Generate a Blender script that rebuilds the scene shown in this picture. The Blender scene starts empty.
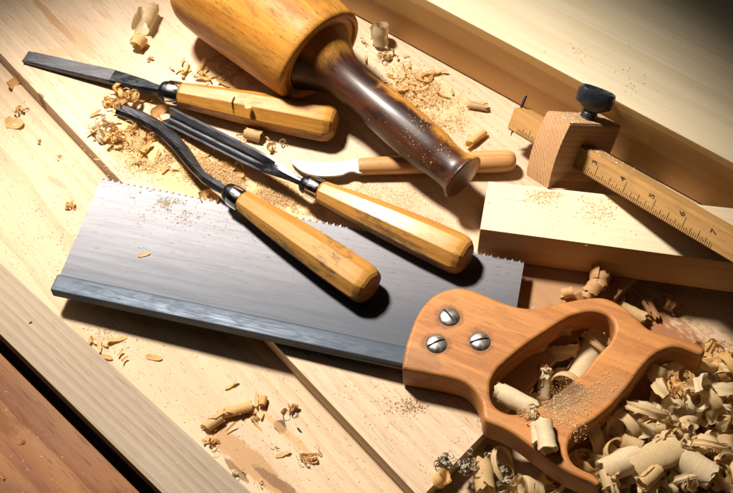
import bpy, bmesh, math, random
from mathutils import Vector, Matrix, noise as mnoise
R = math.radians
random.seed(7)
S = bpy.context.scene
COL = S.collection

# ------------------------------------------------------------------ camera
PHI, F, DIST = R(56), 1300.0, 0.90
FWD = Vector((0, math.cos(PHI), -math.sin(PHI)))
UPV = Vector((0, math.sin(PHI), math.cos(PHI)))
CAM = -FWD * DIST
def ray(px, py):
    return FWD * F + Vector((1, 0, 0)) * (px - 366.5) + UPV * (246.5 - py)
def at(px, py, z=0.0):
    """point of the bench at height z, surveyed from the photograph"""
    d = ray(px, py); t = (z - CAM.z) / d.z
    return CAM + d * t
def on_plane(px, py, p, n):
    d = ray(px, py); t = (p - CAM).dot(n) / d.dot(n)
    return CAM + d * t
cd = bpy.data.cameras.new('camera'); cam = bpy.data.objects.new('camera', cd); COL.objects.link(cam)
cam.location = CAM
cam.rotation_euler = (R(90) - PHI, 0, 0)
cd.sensor_width = 36; cd.lens = 36 * F / 733; cd.clip_start = 0.01; cd.clip_end = 50
S.camera = cam

# ------------------------------------------------------------------ object helpers
def tag(o, label=None, cat=None, group=None, kind=None):
    if label: o['label'] = label
    if cat: o['category'] = cat
    if group: o['group'] = group
    if kind: o['kind'] = kind
    return o
def empty(name, M, label, cat, group=None):
    o = bpy.data.objects.new(name, None); COL.objects.link(o); o.matrix_world = M
    o.empty_display_size = 0.02
    return tag(o, label, cat, group)
def link(name, me, mat, parent=None, M=None):
    o = bpy.data.objects.new(name, me); COL.objects.link(o)
    if mat and not me.materials: me.materials.append(mat)
    if parent: o.parent = parent
    if M is not None:
        if parent: o.matrix_local = M
        else: o.matrix_world = M
    return o
def mesh_of(bm, name, sharp=35, smooth=True):
    bmesh.ops.recalc_face_normals(bm, faces=bm.faces)
    me = bpy.data.meshes.new(name); bm.to_mesh(me); bm.free()
    if smooth:
        me.shade_smooth(); me.set_sharp_from_angle(angle=R(sharp))
    return me
def raw_mesh(name, verts, faces, sharp=None):
    me = bpy.data.meshes.new(name); me.from_pydata([tuple(v) for v in verts], [], faces); me.update()
    me.shade_smooth()
    if sharp: me.set_sharp_from_angle(angle=R(sharp))
    return me
def frame(o, x, zhint=Vector((0, 0, 1))):
    x = x.normalized(); y = zhint.cross(x).normalized(); z = x.cross(y)
    M = Matrix((x, y, z)).transposed().to_4x4(); M.translation = o
    return M
def bm_poly(pts2, z0, z1, bev=0.0, seg=2):
    bm = bmesh.new()
    vs = [bm.verts.new((p[0], p[1], z1)) for p in pts2]
    f = bm.faces.new(vs)
    r = bmesh.ops.extrude_face_region(bm, geom=[f])
    for v in [g for g in r['geom'] if isinstance(g, bmesh.types.BMVert)]: v.co.z = z0
    if bev:
        bmesh.ops.bevel(bm, geom=list(bm.edges), offset=bev, segments=seg, affect='EDGES', profile=0.5)
    return bm
def catmull(pts, n=6, closed=False):
    out = []; N = len(pts)
    rng = range(N if closed else N - 1)
    for i in rng:
        if closed: p = [pts[(i + k - 1) % N] for k in range(4)]
        else: p = [pts[max(0, min(N - 1, i + k - 1))] for k in range(4)]
        for k in range(n):
            t = k / n
            out.append(0.5 * ((2 * p[1]) + (p[2] - p[0]) * t + (2 * p[0] - 5 * p[1] + 4 * p[2] - p[3]) * t * t + (3 * p[1] - p[0] - 3 * p[2] + p[3]) * t ** 3))
    if not closed: out.append(pts[-1])
    return out
def lathe(prof, n=48, cap=True, wob=0):
    """prof: (x, r) pairs, revolved about X"""
    V = []; Fs = []
    for (x, r) in prof:
        for k in range(n):
            a = 2 * math.pi * k / n
            V.append((x, r * math.cos(a), r * math.sin(a)))
    for i in range(len(prof) - 1):
        for k in range(n):
            Fs.append((i * n + k, i * n + (k + 1) % n, (i + 1) * n + (k + 1) % n, (i + 1) * n + k))
    if cap:
        Fs.append(tuple(range(n))[::-1]); Fs.append(tuple((len(prof) - 1) * n + k for k in range(n)))
    bm = bmesh.new()
    vs = [bm.verts.new(v) for v in V]
    for f in Fs: bm.faces.new([vs[i] for i in f])
    return bm
def sweep(pts, sec, up=Vector((0, 0, 1)), caps=True):
    """pts: 3D points; sec(i, t) -> closed loop of (side, up) offsets"""
    bm = bmesh.new(); rings = []; N = len(pts)
    for i, p in enumerate(pts):
        tan = (pts[min(N - 1, i + 1)] - pts[max(0, i - 1)]).normalized()
        side = tan.cross(up).normalized(); u = side.cross(tan)
        rings.append([bm.verts.new(p + side * a + u * b) for (a, b) in sec(i, i / (N - 1))])
    m = len(rings[0])
    for i in range(N - 1):
        for k in range(m):
            bm.faces.new((rings[i][k], rings[i][(k + 1) % m], rings[i + 1][(k + 1) % m], rings[i + 1][k]))
    if caps:
        bm.faces.new(rings[0]); bm.faces.new(rings[-1])
    return bm
def interp(tab, x):
    for (a, b), (c, d) in zip(tab, tab[1:]):
        if x <= c: return b + (d - b) * (x - a) / (c - a) if c > a else d
    return tab[-1][1]

# ------------------------------------------------------------------ node helpers
class NT:
    def __init__(s, name):
        s.m = bpy.data.materials.new(name); s.m.use_nodes = True; s.t = s.m.node_tree; s.t.nodes.clear()
        s.out = s.t.nodes.new('ShaderNodeOutputMaterial')
    def n(s, typ, **kw):
        nd = s.t.nodes.new(typ)
        for k, v in kw.items():
            if k == 'i':
                for kk, vv in v.items():
                    if isinstance(vv, bpy.types.NodeSocket): s.t.links.new(vv, nd.inputs[kk])
                    else: nd.inputs[kk].default_value = vv
            else: setattr(nd, k, v)
        return nd
    def math(s, op, a, b=None, clamp=False):
        nd = s.n('ShaderNodeMath', operation=op, use_clamp=clamp)
        for i, v in enumerate((a, b)):
            if v is None: continue
            if isinstance(v, bpy.types.NodeSocket): s.t.links.new(v, nd.inputs[i])
            else: nd.inputs[i].default_value = v
        return nd.outputs[0]
    def mapr(s, v, a, b, c=0.0, d=1.0, smooth=True):
        nd = s.n('ShaderNodeMapRange', interpolation_type='SMOOTHSTEP' if smooth else 'LINEAR',
                 i={'Value': v, 'From Min': a, 'From Max': b, 'To Min': c, 'To Max': d})
        return nd.outputs[0]
    def mix(s, fac, a, b, blend='MIX'):
        nd = s.n('ShaderNodeMix', data_type='RGBA', blend_type=blend)
        for k, v in ((0, fac), (6, a), (7, b)):
            if isinstance(v, bpy.types.NodeSocket): s.t.links.new(v, nd.inputs[k])
            else: nd.inputs[k].default_value = v if k == 0 else (*v[:3], 1)
        return nd.outputs[2]
    def mapping(s, vec, scale=(1, 1, 1), loc=(0, 0, 0), rot=(0, 0, 0)):
        return s.n('ShaderNodeMapping', i={'Vector': vec, 'Scale': scale, 'Location': loc, 'Rotation': rot}).outputs[0]
    def noise(s, vec, scale, detail=3, rough=0.55, dist=0.0):
        return s.n('ShaderNodeTexNoise', i={'Vector': vec, 'Scale': scale, 'Detail': detail, 'Roughness': rough, 'Distortion': dist})
    def done(s, shader):
        s.t.links.new(shader, s.out.inputs[0]); return s.m

def wood(name, early, late, period=0.006, pith=(0, 0.02, 0.05), squeeze=0.05, wobble=0.004, ring=1.0,
         fiber=0.35, fibsc=(14, 700, 700), tone=0.25, rough=0.5, coat=0.0, bump=0.25, pores=0.0, porecol=(0.1, 0.05, 0.02),
         dirt=0.0, dirtcol=(0.03, 0.025, 0.02), dirtsc=45, spots=(), rot=(0, 0, 0), warm=None, seed=0.0, saw=True, spec=0.4):
    t = NT(name)
    tc = t.n('ShaderNodeTexCoord').outputs['Object']
    co = t.mapping(tc, loc=(seed * 0.37, seed * 0.011, seed * 0.007), rot=rot)
    raw = co
    pm = t.mapping(co, scale=(squeeze, 1, 1), loc=(0, pith[1], pith[2]))
    nz = t.noise(t.mapping(co, scale=(5, 28, 28)), 1.0, 2)
    off = t.n('ShaderNodeVectorMath', operation='SUBTRACT', i={0: nz.outputs['Color'], 1: (0.5, 0.5, 0.5)}).outputs[0]
    off = t.n('ShaderNodeVectorMath', operation='SCALE', i={0: off, 'Scale': wobble * 2}).outputs[0]
    pm = t.n('ShaderNodeVectorMath', operation='ADD', i={0: pm, 1: off}).outputs[0]
    wv = t.n('ShaderNodeTexWave', wave_type='RINGS', rings_direction='X', wave_profile='SAW' if saw else 'SIN',
             i={'Vector': pm, 'Scale': 2 * math.pi / (20 * period), 'Distortion': 1.2, 'Detail': 2, 'Detail Scale': 1.5}).outputs['Fac']
    # ring strength varies over the board so that no two bands look alike
    var = t.mapr(t.noise(t.mapping(co, scale=(2, 40, 40)), 1.0, 2).outputs['Fac'], 0.3, 0.7, 0.35, 1.0)
    wv = t.mapr(wv, 0.15, 1.0, 0.0, 1.0)
    rfac = t.math('MULTIPLY', t.math('MULTIPLY', wv, var), ring, True)
    col = t.mix(rfac, early, late)
    tn = t.noise(t.mapping(co, scale=(3, 16, 16)), 1.0, 3).outputs['Fac']
    tn = t.mapr(tn, 0.25, 0.75, 1 - tone, 1 + tone * 0.55)
    fb = t.noise(t.mapping(co, scale=fibsc), 1.0, 4, 0.6).outputs['Fac']
    fbm = t.mapr(fb, 0.25, 0.75, 1 - fiber, 1 + fiber * 0.5, False)
    mul = t.math('MULTIPLY', tn, fbm)
    cmb = t.n('ShaderNodeCombineColor', i={0: mul, 1: t.math('POWER', mul, 1.12), 2: t.math('POWER', mul, 1.3)}).outputs[0]
    col = t.mix(1.0, col, cmb, 'MULTIPLY')
    hgt = fb
    if warm:
        wn = t.noise(t.mapping(co, scale=(9, 30, 30)), 1.0, 3, 0.6, 0.6).outputs['Fac']
        col = t.mix(t.mapr(wn, warm[1], warm[2]), col, warm[0])
    if pores:
        pn = t.noise(t.mapping(co, scale=(fibsc[0] * 7, fibsc[1] * 2.6, fibsc[2] * 2.6)), 1.0, 2).outputs['Fac']
        pk = t.mapr(pn, 0.60, 0.70, 0.0, pores)
        col = t.mix(pk, col, porecol)
        hgt = t.math('SUBTRACT', fb, pk)
    rgh = t.mapr(fb, 0.3, 0.7, rough - 0.06, rough + 0.08)
    if dirt:
        d1 = t.noise(t.mapping(raw, scale=(0.45, 1, 1)), dirtsc, 6, 0.68, 0.4).outputs['Fac']
        d2 = t.noise(t.mapping(raw, scale=(0.12, 1, 1)), dirtsc * 9, 4, 0.75).outputs['Fac']
        dk = t.math('MULTIPLY', t.mapr(d1, 0.47, 0.60), t.mapr(d2, 0.36, 0.58))
        col = t.mix(t.math('MULTIPLY', dk, dirt), col, dirtcol)
        rgh = t.math('ADD', rgh, t.math('MULTIPLY', dk, 0.15))
    for (x, y, ang, ln, wd, c, a) in spots:
        d = t.n('ShaderNodeVectorMath', operation='SUBTRACT', i={0: tc, 1: (x, y, 0)}).outputs[0]
        sm = t.mapping(d, scale=(1, 1, 0), rot=(0, 0, -ang))
        sm = t.mapping(sm, scale=(1 / ln, 1 / wd, 1))
        sn = t.noise(t.mapping(tc, scale=(.5, 1, 1)), 190, 7, 0.72)
        so = t.n('ShaderNodeVectorMath', operation='SCALE', i={0: t.n('ShaderNodeVectorMath', operation='SUBTRACT', i={0: sn.outputs['Color'], 1: (0.5, 0.5, 0.5)}).outputs[0], 'Scale': 1.3}).outputs[0]
        sm = t.n('ShaderNodeVectorMath', operation='ADD', i={0: sm, 1: so}).outputs[0]
        g = t.n('ShaderNodeTexGradient', gradient_type='SPHERICAL', i={'Vector': sm}).outputs['Fac']
        col = t.mix(t.mapr(g, 0.08, 0.34, 0.0, a), col, c)
    bp = t.n('ShaderNodeBump', i={'Strength': bump, 'Distance': 0.0006, 'Height': hgt}).outputs[0]
    b = t.n('ShaderNodeBsdfPrincipled', i={'Base Color': col, 'Roughness': rgh, 'Normal': bp, 'Coat Weight': coat, 'Coat Roughness': 0.22, 'Specular IOR Level': spec})
    return t.done(b.outputs[0])

def metal(name, c, rough=0.3, scratch=(60, 2500, 2500), stain=None, bump=0.1, stainsc=14, var=0.1, metallic=1.0):
    t = NT(name); tc = t.n('ShaderNodeTexCoord').outputs['Object']
    s1 = t.noise(t.mapping(tc, scale=scratch), 1.0, 3).outputs['Fac']
    s2 = t.noise(t.mapping(tc, scale=(1, 2.5, 2.5)), stainsc, 6, 0.65, 0.5).outputs['Fac']
    col = t.mix(t.mapr(s1, 0.3, 0.7), [k * (1 - var) for k in c], [min(1, k * (1 + var)) for k in c])
    rg = t.mapr(s1, 0.3, 0.7, rough * 0.85, rough * 1.2)
    if stain:
        k = t.mapr(s2, 0.42, 0.68)
        col = t.mix(t.math('MULTIPLY', k, stain[1]), col, stain[0])
        sp = t.noise(t.mapping(tc, scale=(0.4, 1, 1)), 420, 3, 0.6).outputs['Fac']
        col = t.mix(t.mapr(sp, 0.66, 0.74, 0, 0.75 * stain[1]), col, (0.06, 0.05, 0.05))
        rg = t.math('ADD', rg, t.math('MULTIPLY', k, 0.12))
    bp = t.n('ShaderNodeBump', i={'Strength': bump, 'Distance': 0.0003, 'Height': s1}).outputs[0]
    b = t.n('ShaderNodeBsdfPrincipled', i={'Base Color': col, 'Metallic': metallic, 'Roughness': rg, 'Normal': bp})
    return t.done(b.outputs[0])

def shaving_mat(name, c1, c2, trans=0.3, streak=0.12):
    t = NT(name); tc = t.n('ShaderNodeTexCoord').outputs['Object']
    rnd = t.n('ShaderNodeNewGeometry').outputs['Random Per Island']
    oi = t.n('ShaderNodeObjectInfo').outputs['Random']
    k = t.math('FRACT', t.math('ADD', rnd, oi))
    col = t.mix(k, c1, c2)
    fb = t.noise(t.mapping(tc, scale=(200, 200, 1500)), 1.0, 3).outputs['Fac']
    col = t.mix(1.0, col, t.n('ShaderNodeCombineColor', i={0: t.mapr(fb, .3, .7, 1 - streak, 1.05), 1: t.mapr(fb, .3, .7, 1 - streak * 1.2, 1.05), 2: t.mapr(fb, .3, .7, 1 - streak * 1.5, 1.05)}).outputs[0], 'MULTIPLY')
    b = t.n('ShaderNodeBsdfPrincipled', i={'Base Color': col, 'Roughness': 0.6, 'Specular IOR Level': 0.25})
    tr = t.n('ShaderNodeBsdfTranslucent', i={'Color': col})
    mx = t.n('ShaderNodeMixShader', i={0: trans, 1: b.outputs[0], 2: tr.outputs[0]})
    return t.done(mx.outputs[0])
def plain(name, c, rough=0.5, metallic=0.0, noise_amt=0.3, sc=300, spec=0.4):
    t = NT(name); tc = t.n('ShaderNodeTexCoord').outputs['Object']
    n = t.noise(tc, sc, 4, 0.6).outputs['Fac']
    col = t.mix(t.mapr(n, 0.3, 0.7), [k * (1 - noise_amt) for k in c], [min(1, k * (1 + noise_amt)) for k in c])
    bp = t.n('ShaderNodeBump', i={'Strength': 0.15, 'Distance': 0.0003, 'Height': n}).outputs[0]
    b = t.n('ShaderNodeBsdfPrincipled', i={'Base Color': col, 'Metallic': metallic, 'Roughness': rough, 'Normal': bp, 'Specular IOR Level': spec})
    return t.done(b.outputs[0])

# ------------------------------------------------------------------ boards
ZB = -0.015            # lower bench surface
def board_frame(p, q, z):
    """origin p, local X along p->q"""
    a = math.atan2(q.y - p.y, q.x - p.x)
    return Matrix.Translation((p.x, p.y, z)) @ Matrix.Rotation(a, 4, 'Z')
def to_local(M, p):
    return M.inverted() @ p
def slab(name, pix, z, thick, M, mat, bev=0.0008, kind=None, label=None, cat=None, world=None):
    pts = world if world else [at(px, py, z) for px, py in pix]
    loc = [to_local(M, p) for p in pts]
    me = mesh_of(bm_poly([(p.x, p.y) for p in loc], -thick, 0, bev), name, 30)
    return tag(link(name, me, mat, None, M), label, cat, None, kind)

# work bench (everything lies on it): lower planks
MB_ = board_frame(at(2, 65, ZB), at(400, 490, ZB), ZB)
def sp(M, px, py, z, px2, py2, ln, wd, c, a):
    p = to_local(M, at(px, py, z)); q = to_local(M, at(px2, py2, z))
    return (p.x, p.y, math.atan2(q.y - p.y, q.x - p.x), ln, wd, c, a)
m_bench = wood('pine_bench', (0.56, 0.41, 0.265), (0.46, 0.30, 0.165), 0.0042, (0, 0.07, 0.11), 0.02, 0.004, 0.7, 0.12, (10, 620, 620), 0.16, 0.6, bump=0.14, pores=0.55, porecol=(0.20, 0.11, 0.055), 
    spots=[sp(MB_, 250, 462, ZB, 285, 495, 0.05, 0.010, (0.38, 0.19, 0.06), 0.75),
           sp(MB_, 276, 482, ZB, 300, 500, 0.022, 0.0045, (0.13, 0.055, 0.02), 0.7),
           sp(MB_, 236, 470, ZB, 255, 489, 0.014, 0.003, (0.16, 0.07, 0.022), 0.8),
           sp(MB_, 280, 427, ZB, 284, 432, 0.0062, 0.005, (0.07, 0.035, 0.025), 0.97),
           sp(MB_, 285, 432, ZB, 300, 445, 0.03, 0.003, (0.5, 0.27, 0.08), 0.6),
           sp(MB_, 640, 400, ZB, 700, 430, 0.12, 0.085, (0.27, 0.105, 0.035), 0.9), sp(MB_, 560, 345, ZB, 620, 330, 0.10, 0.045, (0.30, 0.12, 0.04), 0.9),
           sp(MB_, 55, 182, ZB, 68, 190, 0.012, 0.003, (0.45, 0.2, 0.14), 0.5)])
# bench sheet ends under the pale batten
pa, pb = at(-60, 242, ZB), at(300, 580, ZB)
bench_pts = [pa, pb, Vector((0.75, pb.y, 0)), Vector((0.75, 0.75, 0)), Vector((pa.x - 0.15, 0.75, 0)), Vector((pa.x - 0.15, pa.y + 0.13, 0))]
slab('workbench_top', None, ZB, 0.03, MB_, m_bench, 0.001, 'structure', 'pale pine workbench surface under the tools', None, bench_pts)

MA = board_frame(at(2, 55), at(412, 490), 0)
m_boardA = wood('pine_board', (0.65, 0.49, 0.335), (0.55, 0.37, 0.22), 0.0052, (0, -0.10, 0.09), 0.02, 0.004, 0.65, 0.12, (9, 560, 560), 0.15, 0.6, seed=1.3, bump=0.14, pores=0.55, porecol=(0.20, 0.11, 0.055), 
    spots=[sp(MA, 52, 18, 0, 92, 60, 0.045, 0.004, (0.40, 0.21, 0.09), 0.8),
           sp(MA, 78, 40, 0, 110, 74, 0.03, 0.008, (0.50, 0.30, 0.14), 0.6),
           sp(MA, 60, 52, 0, 75, 50, 0.02, 0.006, (0.56, 0.36, 0.19), 0.6),
           sp(MA, 203, 52, 0, 215, 50, 0.012, 0.010, (0.56, 0.36, 0.22), 0.55),
           sp(MA, 545, 350, 0, 575, 330, 0.06, 0.035, (0.34, 0.16, 0.06), 0.85), sp(MA, 590, 292, 0, 640, 300, 0.11, 0.03, (0.34, 0.16, 0.06), 0.8), sp(MA, 39, 97, 0, 42, 101, 0.006, 0.004, (0.16, 0.06, 0.02), 0.8),  # middle spot: shade below the block, painted in as reddish brown
           sp(MA, 215, 172, 0, 260, 188, 0.11, 0.035, (0.58, 0.36, 0.15), 0.75),
           sp(MA, 150, 145, 0, 180, 160, 0.05, 0.03, (0.60, 0.38, 0.16), 0.6),
           sp(MA, 425, 100, 0, 445, 112, 0.05, 0.028, (0.58, 0.37, 0.17), 0.6)])
e0, e1 = at(434, 485), at(485.5, 432)
ed = (e1 - e0).normalized()
A_pts = [at(2, 55) - (at(412, 490) - at(2, 55)).normalized() * 0.22, at(412, 490)]
# near corner: side line meets end line
sd = (at(412, 490) - at(2, 55)).normalized(); p0 = at(412, 490)
dd = e0 - p0; cr = sd.x * ed.y - sd.y * ed.x
tt = (dd.x * ed.y - dd.y * ed.x) / cr
A_pts[1] = p0 + sd * tt
A_pts += [e0 + ed * 0.62, A_pts[0] + ed * 0.62]
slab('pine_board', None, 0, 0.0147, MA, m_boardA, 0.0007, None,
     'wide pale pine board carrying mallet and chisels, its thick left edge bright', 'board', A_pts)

# grey batten over the bench edge, lower left
MC = board_frame(at(0, 262, -0.004), at(250, 490, -0.004), -0.004)
m_bat = wood('grey_pine', (0.33, 0.265, 0.195), (0.25, 0.19, 0.13), 0.0050, (0, 0.12, 0.05), 0.012, 0.003, 0.7, 0.14, (7, 520, 520), 0.14, 0.7, seed=2.1, bump=0.14, spec=0.2, pores=0.5, porecol=(0.14, 0.09, 0.06))
slab('pine_batten', [(-40, 226), (300, 537), (230, 560), (-40, 295)], -0.004, 0.013, MC, m_bat, 0.0009, None,
     'greyish flat pine batten at lower left beside a dark gap', 'batten')
# red-brown board across the gap
MD = board_frame(at(2, 354, -0.009), at(138, 490, -0.009), -0.009)
m_red = wood('red_pine', (0.27, 0.118, 0.042), (0.17, 0.055, 0.016), 0.014, (0, -0.06, 0.03), 0.04, 0.008, 1.0, 0.22, (8, 420, 420), 0.5, 0.62, seed=3.7, bump=0.2, spec=0.2, pores=0.7, porecol=(0.06, 0.02, 0.008), dirt=0.5, dirtcol=(0.10, 0.04, 0.02), dirtsc=30)
slab('reddish_board', [(-60, 292), (220, 572), (-60, 640), (-160, 560)], -0.009, 0.024, MD, m_red, 0.0022, None,
     'reddish brown varnished board in the lower left corner', 'board')
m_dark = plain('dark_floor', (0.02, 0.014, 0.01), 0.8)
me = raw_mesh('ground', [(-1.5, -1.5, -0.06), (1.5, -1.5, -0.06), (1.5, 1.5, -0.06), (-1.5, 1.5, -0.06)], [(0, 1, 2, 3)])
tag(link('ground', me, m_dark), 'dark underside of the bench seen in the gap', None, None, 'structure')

# beam behind the tools
b0, b1 = at(327, 0), at(617, 159)
bd = (b1 - b0).normalized(); bn = Vector((-bd.y, bd.x, 0))
if bn.y < 0: bn = -bn
hh = None
lo, hi = 0.0, 0.15
for _ in range(40):
    mid = (lo + hi) / 2
    s_ = (at(483, 30, mid) - b0).dot(bn)
    if s_ > 0: lo = mid
    else: hi = mid
BEAM_H = lo
print('beam height', BEAM_H)
Mbm = board_frame(b0 - bd * 0.3, b1, BEAM_H)
m_beam = wood('amber_beam', (0.78, 0.67, 0.46), (0.70, 0.54, 0.31), 0.017, (0, 0.02, 0.035), 0.012, 0.003, 0.5, 0.10, (6, 380, 380), 0.15, 0.6, seed=4.4, bump=0.08)
bw = [b0 - bd * 0.3, b1 + bd * 0.35, b1 + bd * 0.35 + bn * 0.42, b0 - bd * 0.3 + bn * 0.42]
beam = slab('timber_beam', None, BEAM_H, BEAM_H - 0.0006, Mbm, m_beam, 0.0018, None,
     'thick amber timber beam with a wide pale top behind the tools', 'timber beam', bw)

# pale block front right
ZK = 0.035
MK = board_frame(at(480, 229, ZK), at(682, 256, ZK), ZK)
m_blk = wood('pale_block', (0.70, 0.57, 0.39), (0.64, 0.50, 0.32), 0.006, (0, 0.1, 0.06), 0.03, 0.003, 0.5, 0.10, (12, 520, 520), 0.08, 0.65, seed=5.2, bump=0.08)
block = slab('wood_block', [(480, 229), (800, 272), (806, 216), (488, 181)], ZK, 0.0345, MK, m_blk, 0.0008, None,
     'pale planed wood block with sawdust on top, below the marking gauge', 'block')

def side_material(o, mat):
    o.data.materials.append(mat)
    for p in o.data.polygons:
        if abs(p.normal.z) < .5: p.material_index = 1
side_material(beam, wood('shaded_beam_side', (0.66, 0.40, 0.15), (0.53, 0.27, 0.08), 0.011, (0, 0.02, 0.035), 0.012, 0.003, 0.9, 0.14, (6, 380, 380), 0.22, 0.55, seed=7.7, bump=0.08))  # darker copy on the beam's sides: shade put into the colour
side_material(block, wood('shaded_block_side', (0.62, 0.40, 0.19), (0.52, 0.29, 0.115), 0.005, (0, 0.1, 0.06), 0.03, 0.003, 0.7, 0.14, (12, 520, 520), 0.2, 0.6, seed=8.2, bump=0.08))  # block sides likewise darkened, their shade is in the wood colour

# ------------------------------------------------------------------ back saw
sp0, sp1, sp2 = at(440, 340, 0.0130), at(100, 178, 0.0022), at(50, 297, 0.0030)
SN = (sp1 - sp0).cross(sp2 - sp0).normalized()
if SN.z < 0: SN = -SN
def sawp(px, py, h=0.0):
    return on_plane(px, py, sp0 + SN * h, SN)
so = sawp(405, 372); sx = (sawp(50, 297) - so).normalized()
sy = SN.cross(sx).normalized()
MS = Matrix((sx, sy, SN)).transposed().to_4x4(); MS.translation = so
MSi = MS.inverted()
def sl(px, py, h=0.0): return MSi @ sawp(px, py, h)
saw = empty('back_saw', MS, 'back saw with wide steel blade and beech closed handle, in the foreground', 'saw')
def steel_plate():
    t = NT('saw_steel'); tc = t.n('ShaderNodeTexCoord').outputs['Object']
    y = t.n('ShaderNodeSeparateXYZ', i={0: tc}).outputs[1]
    n1 = t.noise(t.mapping(tc, scale=(1, 1.6, 1)), 16, 5, 0.6, 0.4).outputs['Fac']
    n2 = t.noise(t.mapping(tc, scale=(30, 900, 900)), 1.0, 4, 0.7).outputs['Fac']
    n3 = t.noise(t.mapping(tc, scale=(160, 1000, 1000)), 1.0, 3, 0.6).outputs['Fac']
    n4 = t.noise(tc, 90, 5, 0.7, 0.6).outputs['Fac']
    # sheen painted into the colour: bright along the teeth, darker blue-grey toward the back
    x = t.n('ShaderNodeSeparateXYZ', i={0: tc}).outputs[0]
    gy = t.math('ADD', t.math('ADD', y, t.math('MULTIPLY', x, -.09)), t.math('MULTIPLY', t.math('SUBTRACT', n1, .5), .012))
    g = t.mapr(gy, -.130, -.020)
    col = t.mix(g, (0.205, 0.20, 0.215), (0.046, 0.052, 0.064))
    col = t.mix(t.mapr(n2, .35, .75, 0, .22), col, (0.04, 0.04, 0.05))
    n5 = t.noise(t.mapping(tc, scale=(14, 260, 260)), 1.0, 5, 0.7, .3).outputs['Fac']
    col = t.mix(t.mapr(n5, .55, .78, 0, .16), col, (0.03, 0.03, 0.036))
    col = t.mix(t.mapr(n3, .64, .70, 0, .8), col, (0.055, 0.045, 0.04))
    rg = t.mapr(n5, .3, .7, .53, .57)
    bp = t.n('ShaderNodeBump', i={'Strength': .06, 'Distance': .0002, 'Height': n2}).outputs[0]
    return t.done(t.n('ShaderNodeBsdfPrincipled', i={'Base Color': col, 'Metallic': .75, 'Roughness': rg, 'Normal': bp}).outputs[0])
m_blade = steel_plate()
m_spine = metal('spine_steel', (0.088, 0.108, 0.138), 0.58, (40, 2200, 2200), ((0.07, 0.088, 0.115), 0.3), 0.03, 60, 0.06, 0.8)
# blade
bt0, bt1 = sl(101, 180), sl(524, 264)
body = [bt0, bt1, sl(515, 318), sl(505, 355), sl(420, 372), sl(53, 292)]
bm = bm_poly([(p.x, p.y) for p in body], -0.0005, 0.0005)
tv = (bt1 - bt0); L = tv.length; tu = tv.normalized(); tn_ = Vector((-tu.y, tu.x, 0))
if tn_.y > 0: tn_ = -tn_
nt = int(L / 0.0024)
for i in range(nt):
    a = bt0 + tu * (L * i / nt); b = bt0 + tu * (L * (i + 1) / nt); c = bt0 + tu * (L * (i + 0.72) / nt) + tn_ * (0.0021 + random.uniform(-.0002, .0002))
    s_ = 0.0005 if i % 2 else -0.0005
    lo_ = [bm.verts.new((p.x, p.y, -0.0005 + (s_ if p is c else 0))) for p in (a, b, c)]
    up_ = [bm.verts.new((p.x, p.y, 0.0005 + (s_ if p is c else 0))) for p in (a, b, c)]
    bm.faces.new(up_); bm.faces.new(lo_[::-1])
    for j in range(3):
        bm.faces.new((lo_[j], lo_[(j + 1) % 3], up_[(j + 1) % 3], up_[j]))
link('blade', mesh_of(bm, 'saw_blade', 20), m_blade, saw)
# folded steel back
q0, q1 = sl(51, 293), sl(407, 368.5)
W = 0.0135
dirq = (q1 - q0).normalized(); nq = Vector((-dirq.y, dirq.x, 0))
if nq.y > 0: nq = -nq
sec = [(0, -.0042), (0, .0042), (W, .0042), (W, -.0042)]
bm = bm_poly([(p.x, p.y) for p in (q0, q1, q1 + nq * W, q0 + nq * W)], -0.0042, 0.0042, 0.0013, 3)
link('spine', mesh_of(bm, 'saw_spine', 50), m_spine, saw)
# handle
HT, HB = 0.0115, -0.0115
outer = [(403.5, 366), (406, 350), (410, 336), (418, 316), (428, 302), (441, 293), (456, 289), (468, 290), (481, 294.5), (496.6, 301), (512, 306.5), (524.5, 309), (537, 309), (551, 306.5), (572.6, 301.4), (593, 298.6), (607, 299.7), (621, 306.5), (633, 316), (647, 329), (660.6, 335), (682, 340), (697, 345), (704, 350), (701, 354), (692, 351), (682, 347.5), (671, 347), (660.6, 350.6), (652, 356), (645, 362.7), (638, 371), (631, 381.6), (622.7, 392), (612, 404), (602, 413), (591.6, 421), (581, 426.8), (572.7, 434), (567.8, 444), (567.5, 454), (572.7, 464.4), (583, 471), (593, 475.4), (599, 481.6), (597.5, 485), (589.7, 481), (572, 473.5), (555, 463), (538, 450.6), (517, 435), (503.4, 427.5), (489.7, 422), (484.5, 417), (482.8, 405.8), (477.6, 393.7), (467, 383), (451.7, 377.5), (434.5, 374), (417, 370.8), (405, 368.4)]
inner = [(489, 390), (490, 381), (496, 370), (504, 362), (520.7, 347.8), (537, 336.3), (551.7, 326.8), (560, 321.5), (573, 315), (590, 311.2), (604, 313.4), (612, 319), (615.7, 328), (612, 341), (603, 351.5), (595, 359.5), (584, 374), (566, 387.5), (549, 401), (539, 408), (521, 414.5), (507, 414.4), (495, 408), (489.7, 399)]
def loc2(pl): return [sl(px, py, HT - 0.001) for px, py in pl]
BV = 0.0024
cu = bpy.data.curves.new('handle_curve', 'CURVE'); cu.dimensions = '2D'; cu.fill_mode = 'BOTH'
for pl in (outer, inner):
    pts = catmull([Vector((p.x, p.y, 0)) for p in loc2(pl)], 4, True)
    s_ = cu.splines.new('POLY'); s_.points.add(len(pts) - 1); s_.use_cyclic_u = True
    for k, p in enumerate(pts): s_.points[k].co = (p.x, p.y, 0, 1)
cu.extrude = HT - BV; cu.bevel_depth = BV; cu.bevel_resolution = 4; cu.offset = -BV * 0.75
tmp = bpy.data.objects.new('tmp', cu); COL.objects.link(tmp)
bpy.context.view_layer.update()
me = bpy.data.meshes.new_from_object(tmp.evaluated_get(bpy.context.evaluated_depsgraph_get()))
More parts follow.
